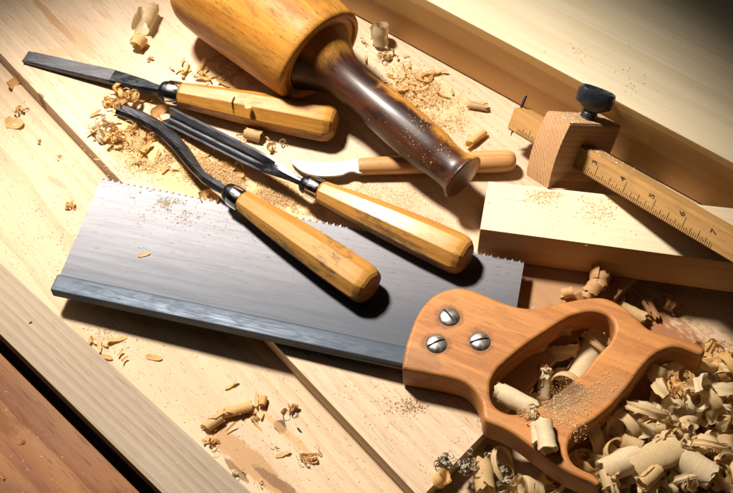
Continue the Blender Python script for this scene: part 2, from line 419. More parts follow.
bpy.data.objects.remove(tmp); bpy.data.curves.remove(cu)
me.name = 'saw_handle'; me.materials.clear(); me.shade_smooth(); me.set_sharp_from_angle(angle=R(50))
m_beech = wood('beech_handle', (0.47, 0.195, 0.048), (0.36, 0.125, 0.026), 0.011, (0, 0.03, 0.05), 0.08, 0.006, 0.7, 0.16, (18, 420, 420), 0.15, 0.5, dirt=0.3, dirtcol=(0.13, 0.05, 0.016), dirtsc=30,
               pores=0.45, porecol=(0.26, 0.09, 0.02), bump=0.2, rot=(0, 0, R(12)), seed=.4,
               spots=[(sl(a_, b_, HT).x, sl(a_, b_, HT).y, 0, .0115, .0115, (0.13, 0.05, 0.016), 0.6) for a_, b_ in ((449, 317), (436.3, 344), (479.7, 341.5))] + [(sl(405, 368).x, sl(405, 368).y, 0, .03, .012, (0.2, 0.08, 0.025), 0.5), (sl(563, 405).x, sl(563, 405).y, 0.6, 0.018, 0.011, (0.07, 0.04, 0.02), 0.75), (sl(590, 405).x, sl(590, 405).y, 0.6, 0.03, 0.01, (0.3, 0.15, 0.06), 0.5)])
hd = link('handle', me, m_beech, saw)
# slotted screws
m_nickel = metal('nickel', (0.66, 0.64, 0.60), 0.36, (300, 300, 300), ((0.30, 0.27, 0.24), 0.5), 0.05, 80)
m_slot = plain('slot_dark', (0.015, 0.013, 0.012), 0.5, 0.6)
def screw_mesh(r, h, w):
    bm = bmesh.new(); n = 14; m = 26
    def z_(x, y): return h * max(0.0, 1 - (x * x + y * y) / (r * r)) ** 0.62
    for sg in (1, -1):
        rows = []
        for i in range(n + 1):
            y = w + (r - 1e-5 - w) * (1 - (1 - i / n) ** 1.5)
            xm = math.sqrt(max(1e-12, r * r - y * y))
            rows.append([bm.verts.new((xm * math.sin((2 * j / m - 1) * math.pi / 2), sg * y, z_(xm * math.sin((2 * j / m - 1) * math.pi / 2), y))) for j in range(m + 1)])
        for i in range(n):
            for j in range(m): bm.faces.new((rows[i][j], rows[i][j + 1], rows[i + 1][j + 1], rows[i + 1][j]))
        wall = [bm.verts.new((v.co.x, v.co.y, -0.0004)) for v in rows[0]]
        for j in range(m): bm.faces.new((rows[0][j], rows[0][j + 1], wall[j + 1], wall[j]))
    return mesh_of(bm, 'screw', 45)
scr = screw_mesh(0.0066, 0.0026, 0.00075)
floor_ = mesh_of(bm_poly([(0.0066 * math.cos(2 * math.pi * k / 32), 0.0066 * math.sin(2 * math.pi * k / 32)) for k in range(32)], -0.0004, 0.0005), 'slot_floor')
for (px, py, (ax, ay, bx, by)) in ((449, 317, (252, 280, 290, 325)), (436.3, 344, (190, 415, 250, 390)), (479.7, 341.5, (360, 405, 425, 390))):
    p = sl(px, py, HT)
    c0, c1 = sl(px + (ax - bx) / 8, py + (ay - by) / 8, HT), sl(px - (ax - bx) / 8, py - (ay - by) / 8, HT)
    a = math.atan2(c1.y - c0.y, c1.x - c0.x)
    s_ = link('screw', scr, m_nickel, saw, Matrix.Translation((p.x, p.y, HT + 0.0002)) @ Matrix.Rotation(a, 4, 'Z'))
    link('screw_slot', floor_, m_slot, s_)

# ------------------------------------------------------------------ chisels
m_chrome = metal('chrome', (0.80, 0.78, 0.75), 0.12, (400, 400, 400), ((0.45, 0.4, 0.34), 0.35), 0.03, 90, 0.06)
m_black = metal('black_steel', (0.045, 0.047, 0.055), 0.36, (80, 1200, 1200), ((0.10, 0.10, 0.11), 0.4), 0.2, 60, 0.3)
m_tool = metal('tool_steel', (0.11, 0.11, 0.12), 0.5, (60, 1500, 1500), ((0.09, 0.09, 0.10), 0.8), 0.2, 40, 0.25)
m_gouge = metal('gouge_steel', (0.11, 0.11, 0.12), 0.30, (60, 1500, 1500), ((0.06, 0.06, 0.07), 0.8), 0.15, 40, 0.25)
m_bright = metal('bright_steel', (0.34, 0.34, 0.35), 0.48, (60, 1500, 1500), ((0.5, 0.5, 0.52), 0.5), 0.1, 40, 0.1)
def yel(seed, dirt):
    k = {0.6: (1.0, 0.98, 1.0), 1.9: (0.92, 0.98, 1.25), 3.1: (1.02, 1.06, 1.35)}[seed]
    E = tuple(a * b for a, b in zip((0.53, 0.25, 0.044), k)); Lt = tuple(a * b * .74 for a, b in zip((0.53, 0.225, 0.034), k))
    return wood('boxwood_%d' % int(seed * 10), E, Lt, 0.006 + seed * .001, (0, 0.03, 0.02), 0.06, 0.004, 0.7, 0.2, (22, 420, 420), 0.22, 0.42, coat=0.10, spec=0.3,
                pores=0.3, porecol=(0.3, 0.13, 0.02), dirt=dirt, dirtcol=(0.045, 0.04, 0.032), dirtsc=38, seed=seed, bump=0.18)
def octagon_handle(L, r0, r1, roll):
    prof = [(0, r0 * .93), (.0012, r0), (L * .2, r0 + (r1 - r0) * .33), (L * .45, r0 + (r1 - r0) * .72), (L * .7, r1 * .985), (L * .86, r1), (L * .935, r1 * .995), (L * .958, r1 * .955), (L * .978, r1 * .87), (L * .992, r1 * .74), (L * .999, r1 * .60), (L, r1 * .3)]
    pp = [prof[0]]
    for a, b in zip(prof, prof[1:]):
        n = max(1, int((b[0] - a[0]) / 0.008))
        for k in range(1, n + 1): pp.append((a[0] + (b[0] - a[0]) * k / n, a[1] + (b[1] - a[1]) * k / n))
    bm = bmesh.new(); rings = []
    for i, (x, r) in enumerate(pp):
        ring_ = []
        rnd = 1.1 if x < L * .94 else 1.1 + 7 * (x - L * .94) / (L * .06)
        for k in range(8):
            for d in (-rnd, 0, rnd):
                a = R(22.5 + 45 * k + d) + roll
                rr = r * (math.cos(R(22.5)) / math.cos(R(22.5 - abs(d))) if d else 0.985)
                # dents from use
                w = mnoise.noise(Vector((x * 60, math.cos(a) * 1.2, math.sin(a) * 1.2 + r0 * 900))) * 0.00025
                ring_.append(bm.verts.new((x, (rr + w) * math.cos(a), (rr + w) * math.sin(a))))
        rings.append(ring_)
    m = 24
    for i in range(len(rings) - 1):
        for k in range(m): bm.faces.new((rings[i][k], rings[i][(k + 1) % m], rings[i + 1][(k + 1) % m], rings[i + 1][k]))
    bm.faces.new(rings[0]); bm.faces.new(rings[-1])
    return mesh_of(bm, 'chisel_handle', 16)
FER = [(0, .90), (.0004, .97), (.0015, 1.0), (.0085, 1.0), (.0096, .97), (.010, .88)]
def chisel(label, s, e, r0, r1, roll, dirt, seed):
    """s: ferrule/handle joint, e: butt end (3D)"""
    M = frame(s, e - s)
    root = empty('wood_chisel', M, label, 'chisel', None)
    L = (e - s).length
    link('handle', octagon_handle(L, r0, r1, roll), yel(seed, dirt), root)
    link('ferrule', mesh_of(lathe([(-.010 + x, r0 * 1.0 * k) for x, k in FER], 40), 'ferrule', 40), m_chrome, root)
    bol = link('bolster', mesh_of(lathe([(-.0165, r0 * .50), (-.015, r0 * .72), (-.0125, r0 * .84), (-.0095, r0 * .86)], 32), 'bolster', 40), m_black, root)
    return root, M
def world_part(root, M, bm, name, mat, sharp=35):
    for v in bm.verts: v.co = M.inverted() @ v.co
    return link(name, mesh_of(bm, name, sharp), mat, root)

# chisel 1: flat blade
s1, e1_ = at(181, 94.5, .0125), at(336, 125, .0135)
c1, M1 = chisel('flat bladed chisel with yellow octagonal handle, lying beside the mallet head', s1, e1_, .0095, .0140, R(8), 0.9, 0.6)
ax1 = (e1_ - s1).normalized()
neck = s1 - ax1 * .015
tip = at(25.5, 56.5, .0022); sh = at(113, 77, .0062)
def flat_sec(w, h, ch=.25):
    c = min(w, h) * ch
    return [(-w / 2, -h / 2), (-w / 2, h / 2 - c), (-w / 2 + c, h / 2), (w / 2 - c, h / 2), (w / 2, h / 2 - c), (w / 2, -h / 2)]
pts = [neck + ax1 * .002, neck - ax1 * .004]
bmn = sweep([neck + ax1 * .002, neck.lerp(sh, .15), neck.lerp(sh, .4), neck.lerp(sh, .8), sh, sh.lerp(tip, .02)],
            lambda i, t: [flat_sec(.0065, .0062), flat_sec(.0075, .006), flat_sec(.0105, .0054), flat_sec(.0122, .0046), flat_sec(.0124, .0042), flat_sec(.0124, .0040)][i])
world_part(c1, M1, bmn, 'shank', m_black)
bmb = sweep([sh.lerp(tip, .0) + Vector((0, 0, .0003)), sh.lerp(tip, .3), sh.lerp(tip, .6), sh.lerp(tip, .93), tip],
            lambda i, t: [flat_sec(.0126, .0042), flat_sec(.0122, .0038), flat_sec(.0118, .0034), flat_sec(.0114, .0028), flat_sec(.0112, .0012)][i])
world_part(c1, M1, bmb, 'blade', m_tool)

# chisel 2: bent gouge, handle lying on the saw
s2, e2 = at(243, 201.5, .0200), at(372, 289, .0255)
c2, M2 = chisel('bent gouge with curved steel neck, its yellow handle lying across the saw blade', s2, e2, .0082, .0142, R(20), 0.85, 1.9)
ax2 = (e2 - s2).normalized(); n2 = s2 - ax2 * .014
def arch(w, h, th):
    o = [(-w / 2, 0), (-w / 2, h * .42), (-w * .27, h * .95), (w * .27, h), (w / 2, h * .42), (w / 2, 0)]
    wi, hi_ = w / 2 - th, max(h - th, .0003)
    return o + [(wi, 0), (wi, hi_ * .4), (wi * .5, hi_), (-wi * .5, hi_), (-wi, hi_ * .4), (-wi, 0)]
path = catmull([at(119, 108, .0045), at(141, 117, .0065), at(163, 130, .0095), at(181, 148, .0125), at(197, 169, .0155), at(208, 179, .0170), n2 + ax2 * .001], 8)
def g2(i, t):
    w = interp([(0, .0104), (.40, .0106), (.58, .0094), (.72, .0066), (.82, .0080), (1, .0056)], t)
    h = interp([(0, .0034), (.5, .0038), (.7, .0050), (1, .0058)], t)
    th = interp([(0, .0010), (.50, .0014), (.66, w / 2 - .0004), (1, w / 2 - .0004)], t)
    return [(a, b - h * .5) for a, b in arch(w, h, th)]
world_part(c2, M2, sweep(path, g2, up=Vector((.22, -.18, .96)).normalized()), 'blade', m_gouge, 22)

# chisel 3: straight gouge, flute up
s3, e3 = at(321.5, 191.5, .0195), at(468, 258.5, .0258)
c3, M3 = chisel('straight gouge with fluted black blade, its yellow handle crossing the saw teeth', s3, e3, .0080, .0140, R(12), 0.7, 3.1)
ax3 = (e3 - s3).normalized(); n3 = s3 - ax3 * .014
tip3 = at(168, 116, .0050)
path = [tip3.lerp(n3, k / 24) for k in range(24)] + [n3 + ax3 * .001]
def trough(w, d, th, fill):
    # V of two flat walls with a narrow rounded root
    o = [(-w / 2, 0), (-w * .14, -d * .9), (0, -d), (w * .14, -d * .9), (w / 2, 0)]
    f = 1 - fill
    return o + [(w / 2 - th, .0006 * fill), (w * .11, -(d - th) * .9 * f + .001 * fill), (0, -(d - th) * f + .0012 * fill), (-w * .11, -(d - th) * .9 * f + .001 * fill), (-(w / 2 - th), .0006 * fill)]
def g3(i, t):
    w = interp([(0, .0135), (.6, .0135), (.76, .0125), (.9, .0075), (1, .0060)], t)
    d = interp([(0, .0075), (.7, .0078), (1, .0060)], t)
    fill = interp([(0, 0), (.68, 0), (.80, 1), (1, 1)], t)
    return [(a, b + .0035) for a, b in trough(w, d, .0016, fill)]
world_part(c3, M3, sweep(path, g3, up=Vector((-.10, -.42, .90)).normalized()), 'blade', m_gouge, 22)

# ------------------------------------------------------------------ mallet
fc, he = at(321, 58, .041), at(464, 178, .0290)
ax = (he - fc).normalized(); HL = (he - fc).length
MM = frame(fc, ax)
mal = empty('carving_mallet', MM, 'large round wooden carving mallet with dark stained turned handle', 'mallet')
m_mhead = wood('mallet_head', (0.60, 0.28, 0.045), (0.48, 0.18, 0.022), 0.0085, (0, 0.0, 0.012), 0.05, 0.006, 0.9, 0.2, (16, 420, 420), 0.25, 0.46, coat=0.10, spec=0.3,
               pores=0.75, porecol=(0.12, 0.045, 0.012), bump=0.2, seed=0.9, warm=((0.42, 0.17, 0.03), 0.56, 0.72), dirt=0.5, dirtcol=(0.16, 0.06, 0.015), dirtsc=26)
hp = [(-.118, .0300), (-.1175, .0400), (-.1150, .0445), (-.110, .0465), (-.104, .0472), (-.09, .0470), (-.06, .0445), (-.03, .0420), (-.008, .0402), (-.003, .0398), (-.0008, .0388), (0, .0372), (.0002, .0350), (-.0015, .0335), (-.002, .0300), (0.0, .0270)]
link('head', mesh_of(lathe(hp, 72), 'mallet_head', 40), m_mhead, mal)
t = NT('mallet_handle')
tc = t.n('ShaderNodeTexCoord').outputs['Object']
n1 = t.noise(t.mapping(tc, scale=(30, 75, 75)), 1.0, 6, 0.68, 0.8).outputs['Fac']
f1 = t.noise(t.mapping(tc, scale=(20, 500, 500)), 1.0, 4).outputs['Fac']
sx_ = t.n('ShaderNodeSeparateXYZ', i={0: tc})
# one side amber toward the end, fading to the dark stain
ang = t.math('ADD', t.math('MULTIPLY', sx_.outputs[1], 62.0), t.math('MULTIPLY', t.math('SUBTRACT', n1, 0.5), 1.1))
amb = t.math('MULTIPLY', t.mapr(ang, 0.15, 0.65), t.mapr(sx_.outputs[0], .03, .065))
root_ = t.mapr(t.math('ADD', t.math('MULTIPLY', sx_.outputs[0], -70.0), t.math('MULTIPLY', n1, 1.2)), -0.9, 0.2)
upk = t.mapr(t.math('ADD', sx_.outputs[1], sx_.outputs[2]), -0.006, 0.010)
amb = t.math('MAXIMUM', amb, t.math('MULTIPLY', root_, upk))
dark = t.mix(t.mapr(n1, 0.35, 0.7), (0.018, 0.006, 0.004), (0.085, 0.024, 0.008))
amber = t.mix(t.mapr(f1, 0.3, 0.7), (0.42, 0.17, 0.025), (0.56, 0.27, 0.05))
lip = t.mapr(sx_.outputs[0], HL - .010, HL - .004)
col = t.mix(amb, dark, amber)
bpn = t.n('ShaderNodeBump', i={'Strength': 0.15, 'Distance': 0.0004, 'Height': f1}).outputs[0]
b = t.n('ShaderNodeBsdfPrincipled', i={'Base Color': col, 'Roughness': t.mapr(f1, .3, .7, .36, .52), 'Normal': bpn, 'Coat Weight': 0.18, 'Coat Roughness': 0.25})
m_mh = t.done(b.outputs[0])
hpf = [(-.004, .0300), (.0000, .0285), (.0035, .0262), (.0080, .0232), (.0135, .0200), (.020, .0172), (.028, .0154), (.038, .0146), (.050, .0148), (.064, .0158), (.080, .0166), (.096, .0167), (.112, .0160), (HL - .022, .0147), (HL - .012, .0143), (HL - .0065, .0150), (HL - .0032, .0168), (HL - .0014, .0176), (HL - .0004, .0172), (HL, .0160), (HL + .0012, .008), (HL + .0015, .001)]
hpf = [p for p in hpf if p[0] <= HL + .002]
pr = catmull([Vector((x, r, 0)) for x, r in hpf], 3)
link('handle', mesh_of(lathe([(p.x, p.y) for p in pr], 56), 'mallet_handle', 60), m_mh, mal)

# ------------------------------------------------------------------ knife
k0, k1 = at(358.5, 166.5, .0075), at(516, 160.5, .0090)
MKn = frame(k0, k1 - k0)
kn = empty('carving_knife', MKn, 'small carving knife with curved bright blade and round wooden handle, under the mallet handle', 'knife')
KL = (k1 - k0).length
m_kh = wood('knife_handle', (0.56, 0.31, 0.12), (0.46, 0.22, 0.07), 0.007, (0, 0.02, 0.02), 0.05, 0.003, 0.8, 0.18, (16, 420, 420), 0.2, 0.4, coat=0.2, seed=6.1, pores=.4, porecol=(.25, .1, .03))
kp = [(0, .0050), (.0006, .0058), (.004, .0062), (.03, .0066), (.07, .0072), (KL * .8, .0080), (KL * .93, .0078), (KL * .975, .0066), (KL * .993, .0045), (KL, .002)]
pk_ = catmull([Vector((x, r, 0)) for x, r in kp], 4)
link('handle', mesh_of(lathe([(p.x, p.y) for p in pk_], 40), 'knife_handle', 50), m_kh, kn)
kb = [(362, 159.5), (359, 158.6), (354, 159.5), (347, 161), (337, 161.8), (325.5, 162), (314, 161.6), (303.7, 160.3), (296, 158.6), (289.5, 157.5), (292, 162), (297, 167), (302, 170.8), (308, 173.6), (316, 175.6), (325.5, 176.4), (336, 176.2), (343, 175.2), (347, 173.2), (350, 172.3), (354, 172.4), (358, 174), (362, 174)]
kw = [MKn.inverted() @ at(px, py, .0072) for px, py in kb]
bm = bm_poly([(p.x, p.y) for p in kw], -.0008, .0008, 0)
for v in bm.verts:      # blade tips down toward the board and tilts to the light
    v.co.z += -v.co.y * 0.05 + min(0.0, v.co.x) * .03
link('blade', mesh_of(bm, 'knife_blade', 30), m_bright, kn)

# ------------------------------------------------------------------ marking gauge
va = Vector((math.cos(R(15)) * math.cos(R(-50)), math.cos(R(15)) * math.sin(R(-50)), math.sin(R(15))))
hz_ = Vector((-va.y, va.x, 0)).normalized(); vz_ = va.cross(hz_)
vb = hz_ * math.cos(R(-35)) + vz_ * math.sin(R(-35))
vc = va.cross(vb)
TF = at(571, 123.2, .0757)
HA, HBW, HC = .0215, .0578, .0485
gc = TF + vb * HBW / 2 - vc * HC / 2 - va * HA / 2
MG = Matrix((va, vb, vc)).transposed().to_4x4(); MG.translation = gc
gau = empty('marking_gauge', MG, 'wooden marking gauge with black thumbscrew and inch scale along its stem', 'marking gauge')
m_gh = wood('gauge_beech', (0.56, 0.33, 0.165), (0.44, 0.225, 0.095), 0.0026, (0, 0.035, 0.03), 0.05, 0.002, 1.0, 0.16, (16, 500, 500), 0.12, 0.55, pores=.3, porecol=(.22, .09, .03), rot=(0, 0, R(90)), seed=0.0)
t2 = m_gh
# head: convex wear face toward -b (left), flat elsewhere
bm = bmesh.new()
prof = []
for k in range(29):
    f = k / 28
    c_ = HC * (.5 - f); bulge = .0032 * (1 - (2 * f - 1) ** 2)
    prof.append((-HBW / 2 - bulge + .003 * f, c_))
prof += [(HBW / 2, -HC / 2), (HBW / 2, HC / 2)]
rows = [[bm.verts.new((sg * HA / 2, b_, c_)) for b_, c_ in prof] for sg in (-1, 1)]
n = len(prof)
for k in range(n): bm.faces.new((rows[0][k], rows[0][(k + 1) % n], rows[1][(k + 1) % n], rows[1][k]))
bm.faces.new(rows[0]); bm.faces.new(rows[1])
sharpe = [e for e in bm.edges if e.calc_length() > .012 or (abs(e.verts[0].co.x - e.verts[1].co.x) < 1e-6)]
bmesh.ops.bevel(bm, geom=[e for e in bm.edges if abs(e.verts[0].co.x - e.verts[1].co.x) < 1e-6 or e.calc_face_angle(0) > .5], offset=.0009, segments=2, affect='EDGES')
link('head', mesh_of(bm, 'gauge_head', 30), m_gh, gau)
SW_b, SW_c = .0165, .0165
st0 = -0.055; st1 = 0.165
m_st = wood('gauge_stem', (0.50, 0.285, 0.10), (0.42, 0.21, 0.06), 0.006, (0, 0.03, 0.02), 0.05, 0.003, 0.7, 0.2, (18, 480, 480), 0.18, 0.45, coat=0.1, seed=1.1, dirt=.25, dirtcol=(.14, .07, .03), pores=.4, porecol=(.2, .08, .02))
bm = bmesh.new(); bmesh.ops.create_cube(bm, size=1)
for v in bm.verts: v.co = Vector((st0 + (v.co.x + .5) * (st1 - st0), v.co.y * SW_b, v.co.z * SW_c))
bmesh.ops.bevel(bm, geom=list(bm.edges), offset=.0009, segments=2, affect='EDGES')
stem = link('stem', mesh_of(bm, 'gauge_stem', 40), m_st, gau)
# scale: ticks and figures printed on the face toward -b
m_ink = plain('ink', (0.05, 0.03, 0.018), 0.6, 0, .85, 900)
fy = -SW_b / 2 - .00012
def inch_x():      # where figure 3's line stands (photo 596,175)
    return (MG.inverted() @ on_plane(596, 172, gc - vb * SW_b / 2, vb)).x
x3 = inch_x()
bm = bmesh.new()
def quad_(x0, x1, z0, z1):
    bm.faces.new([bm.verts.new((x, fy, z)) for x, z in ((x0, z0), (x1, z0), (x1, z1), (x0, z1))])
zb = -SW_c / 2 + .0009
for k in range(-3 * 16, 4 * 16):
    x = x3 + k * .0254 / 16
    if x < st0 + .009 or x > st1 - .002: continue
    if abs(x) < HA / 2: continue
    hgt = .0098 if k % 16 == 0 else .0068 if k % 8 == 0 else .0052 if k % 4 == 0 else .0036 if k % 2 == 0 else .0028
    quad_(x - .00022, x + .00022, zb, zb + hgt)
link('scale_marks', mesh_of(bm, 'scale_marks', smooth=False), m_ink, stem)
for k in range(0, 5):
    fc_ = bpy.data.curves.new('figure', 'FONT'); fc_.body = str(3 + k); fc_.size = .0062; fc_.align_x = 'CENTER'; fc_.align_y = 'CENTER'; fc_.offset = .00012
    to = bpy.data.objects.new('tmp', fc_); COL.objects.link(to); bpy.context.view_layer.update()
    me = bpy.data.meshes.new_from_object(to.evaluated_get(bpy.context.evaluated_depsgraph_get()))
    bpy.data.objects.remove(to); bpy.data.curves.remove(fc_)
    me.materials.clear()
    # digit tops point back along the stem toward the head
    Mx = Matrix(((0, -1, 0), (0, 0, -1), (1, 0, 0))).to_4x4()
    Mx.translation = (x3 + k * .0254 - .0036, fy, .0030)
    link('scale_figure', me, m_ink, stem, Mx)
# pin near the far end
m_pin = metal('pin_steel', (0.10, 0.10, 0.11), 0.35, bump=.1)
px_ = (MG.inverted() @ on_plane(532, 108, gc + vc * SW_c / 2, vc)).x
pinb = lathe([(-SW_c / 2 - .006, .0002), (-SW_c / 2 - .0002, .0010), (SW_c / 2 + .009, .0011), (SW_c / 2 + .0095, .0007)], 16)
link('marking_pin', mesh_of(pinb, 'marking_pin', 40), m_pin, gau, Matrix.Translation((px_, 0, 0)) @ Matrix.Rotation(-R(90), 4, 'Y') @ Matrix.Identity(4))
# thumbscrew: four lobed knob on a shank
m_knob = plain('black_plastic', (0.022, 0.025, 0.032), 0.33, 0, .35, 500, .5)
bm = bmesh.new(); N = 64; rings = []
for (z, rs, lob) in ((.0, .55, .3), (.0012, .72, .7), (.0030, .95, 1), (.0085, 1.0, 1), (.0105, .98, 1), (.0116, .93, 1), (.0118, .84, .95), (.0102, .70, .9), (.0094, .4, .4), (.0092, .08, 0)):
    rg = []
    for k in range(N):
        a = 2 * math.pi * k / N
        r = .0110 * rs * (1 + .20 * lob * math.copysign(abs(math.cos(2 * a)) ** .8, math.cos(2 * a)))
        rg.append(bm.verts.new((r * math.cos(a), r * math.sin(a), z * 1.25)))
    rings.append(rg)
for i in range(len(rings) - 1):
    for k in range(N): bm.faces.new((rings[i][k], rings[i][(k + 1) % N], rings[i + 1][(k + 1) % N], rings[i + 1][k]))
bm.faces.new(rings[0]); bm.faces.new(rings[-1])
kloc = MG.inverted() @ on_plane(586, 113.5, gc + vc * HC / 2, vc)
knob = link('thumbscrew', mesh_of(bm, 'thumbscrew', 40), m_knob, gau, Matrix.Translation((0.0, .002, HC / 2 + .0065)) @ Matrix.Rotation(R(38), 4, 'Z'))
sh_ = lathe([(0, .0050), (.0008, .0058), (.0016, .0050), (.0024, .0058), (.0032, .0050), (.0040, .0058), (.0048, .0052), (.0072, .0052)], 24)
link('screw_shank', mesh_of(sh_, 'screw_shank', 30), m_knob, gau, Matrix.Translation((0, .002, HC / 2)) @ Matrix.Rotation(-R(90), 4, 'Y'))

# ------------------------------------------------------------------ shavings
m_cream = shaving_mat('cream_shaving', (0.76, 0.59, 0.35), (0.68, 0.48, 0.24), 0.45)
m_white = shaving_mat('white_shaving', (0.80, 0.68, 0.47), (0.74, 0.58, 0.35), 0.4)
m_tan = shaving_mat('tan_shaving', (0.80, 0.56, 0.26), (0.70, 0.42, 0.15), 0.42)
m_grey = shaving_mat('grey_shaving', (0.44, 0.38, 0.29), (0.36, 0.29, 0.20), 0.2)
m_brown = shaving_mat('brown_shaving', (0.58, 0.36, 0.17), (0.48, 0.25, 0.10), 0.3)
m_bark = plain('bark', (0.035, 0.02, 0.012), 0.8, 0, .5, 400)
def roll_mesh(r, turns, width, gap, helix, seed, rag=.12, squash=1.0, n=None):
    """thin strip rolled about Z; helix shifts it along Z with each turn"""
    rn = random.Random(seed); n = n or int(22 * turns) + 4; m = 6
    V = []; Fc = []
    ph = rn.uniform(0, 6.28)
    for i in range(n + 1):
        t_ = i / n; a = 2 * math.pi * turns * t_ + ph
        rr = r * (1 - gap * (1 - t_)) + r * .10 * mnoise.noise(Vector((t_ * 5, seed * 3.1, 0)))
        w = width * (1 - rag * abs(mnoise.noise(Vector((t_ * 9, seed * 1.7, 5)))) - (.35 * max(0, t_ - .88) / .12) - (.3 * max(0, .1 - t_) / .1))
        for j in range(m + 1):
            s_ = j / m - .5
            e = rag * width * (.5 * mnoise.noise(Vector((t_ * 17, j > m / 2, seed))) + .35 * mnoise.noise(Vector((t_ * 60, j > m / 2, seed + 9)))) * (abs(s_) * 2) ** 3
            fl = 1 + .17 * mnoise.noise(Vector((s_ * 3, t_ * 4, seed * 2.0)))
            V.append((rr * fl * math.cos(a), rr * fl * math.sin(a) * squash, s_ * w + e + helix * turns * (t_ - .5)))
    for i in range(n):
        for j in range(m):
            q = i * (m + 1) + j
            Fc.append((q, q + 1, q + m + 2, q + m + 1))
    return V, Fc
def crumple_mesh(size, count, seed, rmin=.20, rmax=.46):
    """a knot of little curls and torn flakes still hanging together"""
    rn = random.Random(seed); V = []; Fc = []
    for c in range(count):
        r = size * rn.uniform(rmin, rmax)
        v, f = roll_mesh(r, rn.uniform(.35, 1.5), r * rn.uniform(.3, 1.0), rn.uniform(.1, .5), rn.uniform(-.3, .8) * r, seed * 31 + c, .6, rn.uniform(.4, 1), 18)
        M = Matrix.Translation((rn.gauss(0, .36) * size, rn.gauss(0, .30) * size, abs(rn.gauss(.25, .22)) * size)) @ Matrix.Rotation(rn.uniform(0, 6.28), 4, 'Z') @ Matrix.Rotation(rn.uniform(0, 3.1), 4, 'X')
        o = len(V); V += [tuple(M @ Vector(p)) for p in v]; Fc += [tuple(i + o for i in q) for q in f]
    return V, Fc
def sliver_mesh(L, w, curl, seed):
    rn = random.Random(seed); V = []; Fc = []; n = 10
    tw = rn.uniform(-.8, .8)
    for i in range(n + 1):
        t_ = i / n - .5; a = curl * t_
        x = L * (math.sin(a) / curl if abs(curl) > .01 else t_); z = L * ((1 - math.cos(a)) / curl if abs(curl) > .01 else 0)
        ww = w * (1 - (abs(t_) * 2) ** 4 * .7) * (1 + .3 * mnoise.noise(Vector((t_ * 5, seed, 0))))
        for j in (-.5, 0, .5):
            V.append((x, j * ww * math.cos(tw * t_), z + abs(j) * ww * .35 + j * ww * math.sin(tw * t_)))
    for i in range(n):
        for j in range(2):
            q = i * 3 + j; Fc.append((q, q + 1, q + 4, q + 3))
    return V, Fc
def place(name, VF, mat, p, rz=0, rx=0, ry=0, label=None, cat='wood shaving', group=None, sink=.0, lift=True, me=None):
    me = me or raw_mesh(name, *VF)
    Rm = (Matrix.Rotation(rz, 4, 'Z') @ Matrix.Rotation(ry, 4, 'Y') @ Matrix.Rotation(rx, 4, 'X'))
    zmin = min((Rm @ v.co).z for v in me.vertices) if lift else 0
    M = Matrix.Translation((p.x, p.y, p.z - zmin - sink)) @ Rm
    o = link(name, me, mat, None, M)
    return tag(o, label, cat, group)
def roll(px, py, z, r, turns, width, rz, label, mat=None, gap=.4, helix=0, tilt=90, seed=None, squash=1.0, rag=.2, sink=.0003, group=None, P=None):
    """a rolled shaving, axis lying at heading rz (tilt 90) or standing (tilt 0)"""
    seed = seed if seed is not None else int(px * 7 + py)
    return place('wood_shaving', roll_mesh(r, turns, width, gap, helix, seed, rag, squash), mat or m_cream, P or at(px, py, z), R(rz) + math.pi / 2, R(tilt), 0, label, group=group, sink=sink)
def knot(px, py, z, size, count, label, mat=None, rz=0, sink=.0008, group=None, P=None):
    return place('wood_shaving', crumple_mesh(size, count, int(px * 3 + py * 5)), mat or m_tan, P or at(px, py, z), R(rz), 0, 0, label, sink=sink, group=group)

def strip(px, py, z, L, w, curl, rz, label, mat=None, rx=.3, ry=0, P=None):
    return place('wood_shaving', sliver_mesh(L, w, curl, int(px * 3 + py)), mat or m_tan, P or at(px, py, z), R(rz), rx, ry, label, sink=.0002)
# heading helper: photo direction on the board
def hd_(dx, dy, px=366, py=246):
    a, b = at(px, py), at(px + dx, py + dy); return math.degrees(math.atan2(b.y - a.y, b.x - a.x))
# on the upper board
roll(380, 43, 0, .0072, 2.6, .016, 90, 'cream rolled shaving standing on end near the beam, behind the mallet', m_white, .5, 0, 22)
knot(386, 58, 0, .0085, 16, 'crumpled cream shaving in front of the standing roll by the beam', m_cream)
knot(365, 44, 0, .0045, 7, 'tiny tan shaving between mallet face and the standing roll', m_tan)
roll(146, 24, 0, .0085, .75, .024, hd_(-6, 20), 'pale open curled shaving near the top edge, left of the mallet head', m_white, .1, 0, 90)
roll(140, 46, 0, .006, 1.2, .010, hd_(8, -14), 'tan curled shaving just below the pale open one, left of mallet', m_tan, .2, .004)
knot(149, 60, 0, .0042, 6, 'small tan crumb of shaving above the flat chisel', m_tan)
knot(126, 101, 0, .014, 20, 'large tan crumpled shaving beside the neck of the flat chisel', m_tan, 20)
knot(108, 104, 0, .008, 10, 'tan torn shaving just left of the bent gouge tip', m_tan)
knot(103, 131, 0, .013, 12, 'cream crumpled shaving left of the bent gouge', m_white, 40)
knot(117, 142, 0, .010, 14, 'tan crumpled shaving lying right below the cream one near the gouge', m_tan)
knot(132, 130, 0, .009, 14, 'tan torn shaving close under the bent gouge blade', m_tan)
knot(150, 137, 0, .009, 12, 'tan torn shaving under the middle of the bent gouge blade', m_tan)
strip(157, 113, 0, .016, .008, 2.2, 40, 'single tan flake standing between the two gouge blades', None, .8)
roll(254, 138, 0, .0048, 1.6, .013, hd_(16, 4), 'small cream roll in the shadow below the flat chisel handle', m_cream, .4)
knot(274, 147, 0, .009, 6, 'broad cream flake pile above the knife blade tip', m_cream)
knot(243, 137, 0, .006, 7, 'tan shaving bits left of the small roll under the chisel handle', m_tan)
knot(262, 157, 0, .006, 8, 'tan shaving bits touching the straight gouge neck', m_tan)
